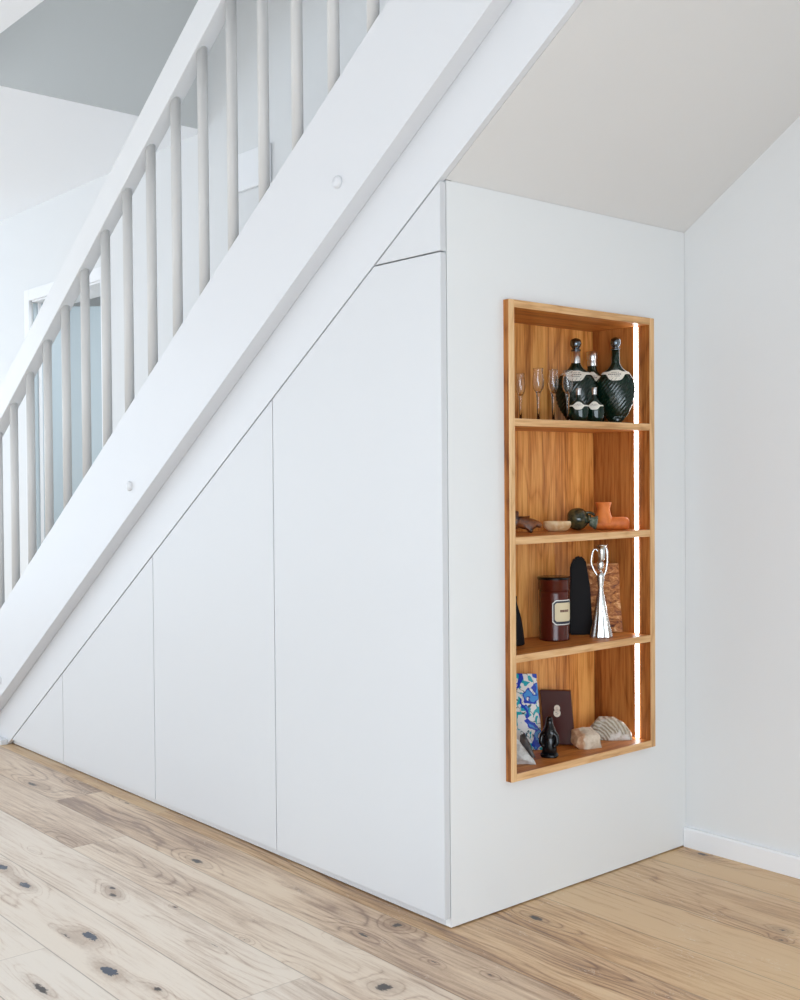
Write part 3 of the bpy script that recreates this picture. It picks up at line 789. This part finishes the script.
# silver figurine: long gown, raised arms, vessel on the head
M_sil = mat('polished silver', (.66, .67, .655), .22, 1)
sf = empty('silver_figurine', (-.045, .641, Z2), 'polished silver figurine of a long-gowned woman raising an urn over her head', 'figurine', rotz=math.radians(41))
def fold(v, a):
    k = max(0, 1 - v.z / .135)
    s = 1 + .10 * k * math.sin(a * 7 + 1) + .05 * k * math.sin(a * 13)
    return Vector((v.x * s + .010 * k * k * (.35 if v.x < 0 else .3) * (-1 if v.x < 0 else 1), v.y * s, v.z))
bm = bmesh.new()
prof = smooth_prof([(.0255, 0), (.0262, .004), (.023, .03), (.0185, .06), (.0135, .095), (.009, .125), (.0068, .137), (.0085, .150), (.0100, .163), (.0108, .172), (.0080, .179), (.0042, .184),
                    (.0040, .188), (.0072, .193), (.0088, .201), (.0078, .210), (.0030, .216)], 5)
lathe(bm, prof, 48, 1., .72, disp=fold)
bod = obj('gowned_body', bm, M_sil, sf, True)
for s, pts in ((-1, [(-.009, 0, .173), (-.018, 0, .188), (-.0255, 0, .208), (-.024, 0, .228), (-.019, 0, .244), (-.012, 0, .246), (-.007, 0, .240)]),
               (1, [(.009, 0, .173), (.015, 0, .190), (.018, 0, .210), (.0185, 0, .228), (.018, 0, .242), (.015, 0, .250), (.012, 0, .252)])):
    bm = bmesh.new(); tube(bm, catmull(pts), .0029, 10); obj('arm', bm, M_sil, sf, True)
M_gold = mat('silver gilt', (.72, .58, .36), .25, 1)
bm = bmesh.new(); lathe(bm, smooth_prof([(.004, .2155), (.0075, .2165), (.009, .224), (.0105, .236), (.0105, .246), (.0125, .252), (.0165, .2575), (.0155, .2585), (.0105, .252), (.008, .24), (.001, .235)], 5), 30)
bmesh.ops.translate(bm, vec=(.003, 0, 0), verts=bm.verts); bmesh.ops.recalc_face_normals(bm, faces=bm.faces)
obj('urn', bm, M_sil, sf, True)

# ---- bottom shelf
# painted tile: white with cobalt and turquoise flowers
M_tile = mat('painted blue and white glaze', (.8, .82, .82), .12, coat=.5); t = NT(M_tile)
co = t.coord(); wv = t.n('ShaderNodeVectorMath', operation='ADD'); t.put(wv.inputs[0], co)
sc_ = t.n('ShaderNodeVectorMath', operation='SCALE'); t.put(sc_.inputs[0], t.noise(co, 28, 2, .5, col=True)); sc_.inputs['Scale'].default_value = .030; t.put(wv.inputs[1], sc_.outputs[0])
n1 = t.noise(t.scaled(wv.outputs[0], (1, 1, .8), (.3, 0, .21)), 31, 1, .4, .9)
n2 = t.noise(t.scaled(wv.outputs[0], (1, 1, .8), (.7, .2, .9)), 36, 1, .4, 1.1)
st_ = t.math('SUBTRACT', 1, t.step(t.math('ABSOLUTE', t.math('SUBTRACT', t.noise(wv.outputs[0], 24, 1, .4, .8), .5)), .008, .02))
c = t.mix(st_, (.82, .84, .82), (.02, .10, .13))
c = t.mix(t.step(n2, .565, .585), c, (.02, .42, .50))
c = t.mix(t.step(n1, .555, .57), c, (.012, .055, .50))
c = t.mix(t.step(n1, .635, .65), c, (.05, .30, .72))
t.color(c)
tl = empty('painted_tile', (-.132, .447, Z1), 'white tile painted with cobalt and turquoise flowers leaning at the left end of bottom shelf', 'tile', rotz=math.radians(40))
bm = bmesh.new(); bx(bm, -.06, .016, 0, .009, 0, .207, .0015, 2)
for v in bm.verts: v.co.x += .016 * (1 - v.co.z / .207)
bmesh.ops.rotate(bm, cent=(0, 0, 0), matrix=Matrix.Rotation(math.radians(-5), 3, 'X'), verts=bm.verts)
zm = min(v.co.z for v in bm.verts)
for v in bm.verts: v.co.z -= zm
obj('tile_body', bm, M_tile, tl)
# dark red-brown box with small seal
bxr = empty('lacquer_box', (-.118, .545, Z1), 'dark red-brown upright lacquer box with a small cream gourd-shaped seal', 'box', rotz=math.radians(38))
m_lq = mat('red brown lacquer', (.060, .010, .006), .22, spec=.28)
bm = bmesh.new(); bx(bm, -.043, .042, 0, .030, 0, .150, .002, 2)
for v in bm.verts: v.co.x -= .013 * (v.co.z / .15) - .004
bmesh.ops.rotate(bm, cent=(0, 0, 0), matrix=Matrix.Rotation(math.radians(-5), 3, 'X'), verts=bm.verts)
zm = min(v.co.z for v in bm.verts)
for v in bm.verts: v.co.z -= zm
obj('case', bm, m_lq, bxr)
bm = bmesh.new()
def disc(cx, cz, r, y, sx=1.): 
    return [bm.verts.new((cx + sx * r * math.cos(2 * math.pi * i / 20), y, cz + r * math.sin(2 * math.pi * i / 20))) for i in range(20)]
for cz, r in ((.1005, .0092), (.0870, .0108)):
    q = disc(0, cz, r, -.0012, .9); q2 = disc(0, cz, r, 0, .9); bm.faces.new(q)
    for i in range(20): bm.faces.new((q[i], q[(i + 1) % 20], q2[(i + 1) % 20], q2[i]))
bmesh.ops.rotate(bm, cent=(0, 0, 0), matrix=Matrix.Rotation(math.radians(-5), 3, 'X'), verts=bm.verts)
bmesh.ops.translate(bm, vec=(-.004, -.0004, .002), verts=bm.verts)
se = obj('seal', bm, mat('cream seal', (.80, .68, .55), .5), bxr)
bm = bmesh.new()
for x0, x1, z0, z1 in ((-.004, .002, .1010, .1018), (-.003, .0035, .0975, .0982), (-.0045, .001, .0885, .0893), (-.001, .0045, .0855, .0862), (-.004, .003, .0820, .0827)):
    bx(bm, x0, x1, -.0016, -.0013, z0, z1)
bmesh.ops.rotate(bm, cent=(0, 0, 0), matrix=Matrix.Rotation(math.radians(-5), 3, 'X'), verts=bm.verts)
bmesh.ops.translate(bm, vec=(-.004, -.0004, .002), verts=bm.verts)
obj('seal_marks', bm, M_ink, se)
# small glossy black seated figure
bf = skin_obj('black_figurine', [(0, 0, .016, .025, .021), (0, 0, .034, .019, .017), (0, 0, .052, .0165, .0145), (0, 0, .072, .0135, .0125), (0, 0, .088, .0085, .009), (0, 0, .102, .0095, .0105),
     (-.018, -.006, .060, .0065), (-.019, -.010, .042, .006), (-.010, -.017, .034, .005), (.018, -.006, .060, .0065), (.019, -.010, .042, .006), (.010, -.017, .034, .005),
     (-.020, -.014, .010, .008), (.020, -.014, .010, .008), (0, -.009, .101, .0035)],
     [(1, 0), (1, 2), (2, 3), (3, 4), (4, 5), (3, 6), (6, 7), (7, 8), (3, 9), (9, 10), (10, 11), (0, 12), (0, 13), (5, 14)], M_blk, None, 2, 1)
zm = min(v.co.z for v in bf.data.vertices)
for v in bf.data.vertices: v.co.z = max(v.co.z, zm + .004)
bf.scale = (1.13, 1.13, 1.1); bf.location = (-.048, .430, Z1 - (zm + .004) * 1.1); bf.rotation_euler = (0, 0, math.radians(35))
tag(bf, 'small glossy black seated figure in front of the lacquer box', 'figurine')
# grey wedge-shaped flint with dark core piece behind
M_flint = wood_like('grey white stone', (.62, .62, .60), (.42, .40, .37), 55, .6, .5)
def rock(name, pts, m, amp, freq, loc, rotz, seed=0, cuts=2):
    bm = bmesh.new()
    for p in pts: bm.verts.new(p)
    bmesh.ops.convex_hull(bm, input=bm.verts)
    bmesh.ops.delete(bm, geom=[v for v in bm.verts if not v.link_faces], context='VERTS')
    bmesh.ops.triangulate(bm, faces=bm.faces)
    bmesh.ops.subdivide_edges(bm, edges=bm.edges, cuts=cuts, use_grid_fill=True)
    bmesh.ops.subdivide_edges(bm, edges=bm.edges, cuts=1, smooth=.25)
    for v in bm.verts:
        v.co += noise.noise_vector(v.co * freq + Vector((seed, seed, 0))) * amp + noise.noise_vector(v.co * freq * 3.1 + Vector((seed, 0, 3))) * amp * .35
        v.co.z = max(v.co.z, 0)
    o = obj(name, bm, m); o.location = loc; o.rotation_euler = (0, 0, rotz); return o
wd = rock('pointed_stone', [(-.050, -.012, .0), (-.050, .02, .0), (-.052, 0, .058), (-.040, .016, .068), (-.018, -.008, .036), (.000, -.008, .019), (.016, -.004, .001), (.010, .010, .0), (-.02, -.022, .018), (-.014, .018, .034), (-.045, -.018, .020)], M_flint, .0016, 45, (-.028, .333, Z1), math.radians(40), 2)
tag(wd, 'pale grey wedge-shaped stone pointing right at the front left of bottom shelf', 'stone')
dkst = rock('dark_stone', [(-.02, -.012, 0), (.022, -.010, 0), (-.022, .012, 0), (.018, .010, 0), (-.018, -.004, .058), (-.008, .008, .062), (.010, 0, .030), (-.002, -.008, .050)], wood_like('dark slate', (.035, .03, .03), (.08, .06, .05), 50, .4), .0015, 45, (-.088, .386, Z1), math.radians(40), 5)
tag(dkst, 'dark slanted stone standing between the pale wedge stone and the tile', 'stone')
# angular pale stone with brown broken face
M_chunk = mat('pale beige stone', (.62, .55, .46), .7); t = NT(M_chunk)
co = t.coord(); n = t.noise(co, 45, 4, .6)
sx = t.n('ShaderNodeSeparateXYZ'); t.put(sx.inputs[0], co)
msk = t.step(t.math('ADD', t.math('MULTIPLY', sx.outputs[0], -40.), t.math('MULTIPLY', n, .9)), 1.15, 1.35)
c = t.mix(t.step(n, .4, .65), (.68, .58, .46), (.52, .42, .31)); c = t.mix(msk, c, t.mix(t.step(n, .4, .6), (.40, .20, .10), (.55, .36, .22))); t.color(c); t.bump(n, .6, .003)
ck = rock('angular_stone', [(-.042, -.012, .010), (-.036, -.016, .036), (-.044, .016, .016), (-.038, .018, .050), (-.012, -.020, .0), (-.010, -.022, .040), (.034, -.016, .0), (.030, -.012, .036), (.040, .012, .008), (.020, .020, .052), (.04, .016, 0), (-.03, .02, 0), (-.03, -.01, 0), (-.005, .02, .054)], M_chunk, .0022, 38, (-.045, .583, Z1), math.radians(68), 9)
tag(ck, 'angular beige stone with a brown broken face in front of the fossil', 'stone')
# fossil with curved ribs
M_fos = mat('grey beige fossil', (.60, .56, .48), .6); t = NT(M_fos)
co = t.coord()
w = t.n('ShaderNodeTexWave', wave_type='RINGS', rings_direction='Y'); w.inputs['Scale'].default_value = 34; w.inputs['Distortion'].default_value = 3; w.inputs['Detail'].default_value = 3; w.inputs['Detail Scale'].default_value = 2
t.put(w.inputs[0], t.scaled(co, (1, 1, 1), (.050, 0, .015)))
n = t.noise(co, 32, 3, .6)
c = t.mix(w.outputs['Fac'], (.36, .29, .20), (.64, .59, .50)); c = t.mix(t.step(n, .50, .62), c, (.66, .63, .58)); t.color(c)
t.bump(t.math('MULTIPLY', w.outputs['Fac'], t.math('SUBTRACT', 1, t.step(n, .50, .62))), .8, .004)
fo = rock('ribbed_fossil', [(-.058, -.012, 0), (-.060, .010, 0), (-.054, 0, .036), (-.040, -.014, .052), (-.03, .012, .062), (0, -.012, .060), (.01, .012, .062), (.034, -.010, .050), (.04, .012, .046), (.057, -.008, .026), (.062, .008, .016), (.064, -.006, 0), (.060, .012, 0), (0, -.022, 0), (0, .022, 0), (.03, -.022, .012), (-.03, -.022, .012)], M_fos, .0016, 34, (-.072, .711, Z1), math.radians(40), 4)
tag(fo, 'rounded grey fossil stone with curved ribs at the right end of bottom shelf', 'fossil')

# ------------------------------------------------------------------ daylight and lamps
w = bpy.data.worlds.new('World'); SC.world = w; w.use_nodes = True
bg = w.node_tree.nodes['Background']; bg.inputs[0].default_value = (.80, .90, 1.0, 1); bg.inputs[1].default_value = 1.0
def area(name, loc, rot, sx, sy, power, col=(1, 1, 1)):
    l = bpy.data.lights.new(name, 'AREA'); l.shape = 'RECTANGLE'; l.size = sx; l.size_y = sy; l.energy = power; l.color = col
    o = bpy.data.objects.new(name, l); C.objects.link(o); o.location = loc; o.rotation_euler = rot; return o
LE = dict(n1=56, n2=30, left=62, right=92, roof=24, next=26, world=1.05, led=9)
cool = (.84, .92, 1.0)
for h, e in zip(WN, (LE['n1'], LE['n2'])):
    area('window_light', ((h[0] + h[1]) / 2, RY0 + .34, (h[2] + h[3]) / 2), (math.radians(72), 0, 0), h[1] - h[0], h[3] - h[2], e, cool)
for h in WL: area('window_light', (RX0 + .02, (h[0] + h[1]) / 2, (h[2] + h[3]) / 2), (math.radians(90), 0, math.radians(-90)), h[1] - h[0], h[3] - h[2], LE['left'], (.74, .87, 1.0))
for h in WR: area('window_light', (RX1 - .36, (h[0] + h[1]) / 2, (h[2] + h[3]) / 2), (math.radians(65), 0, math.radians(90)), h[1] - h[0], h[3] - h[2], LE['right'], (.79, .90, 1.0))  # leans down to favour the lower end panel
area('added_stairwell_light', (-.7, .45, 5.29), (0, 0, 0), .9, .6, LE['roof'], (.93, .96, 1))  # unseen light added above the stairs to light the shaft
area('next_room_light', (-3.2, W + 1.0, 2.3), (0, math.radians(25), 0), .5, .5, LE['next'], (.85, .93, 1))
bg.inputs[1].default_value = LE['world']
M_led.node_tree.nodes['Principled BSDF'].inputs['Emission Strength'].default_value = LE['led']

# ------------------------------------------------------------------ camera
cam = bpy.data.cameras.new('camera'); co_ = bpy.data.objects.new('camera', cam); C.objects.link(co_); SC.camera = co_
r = Vector((.65259782, .75766625, -.00761213)); u = Vector((-.00917023, .01794333, .99979695)); f = Vector((-.75764899, .65239551, -.01865775))
co_.matrix_world = Matrix(((r.x, u.x, -f.x, 2.02610), (r.y, u.y, -f.y, -1.87668), (r.z, u.z, -f.z, 1.08996), (0, 0, 0, 1)))
cam.sensor_fit = 'HORIZONTAL'; cam.sensor_width = 36; cam.lens = 1156 / 800 * 36; cam.clip_start = .05

SC.view_settings.view_transform = 'Standard'; SC.view_settings.look = 'None'; SC.view_settings.gamma = 1; SC.view_settings.use_curve_mapping = False
SC.view_settings.exposure = .11
SC.cycles.max_bounces = 12; SC.cycles.diffuse_bounces = 6; SC.cycles.transmission_bounces = 10
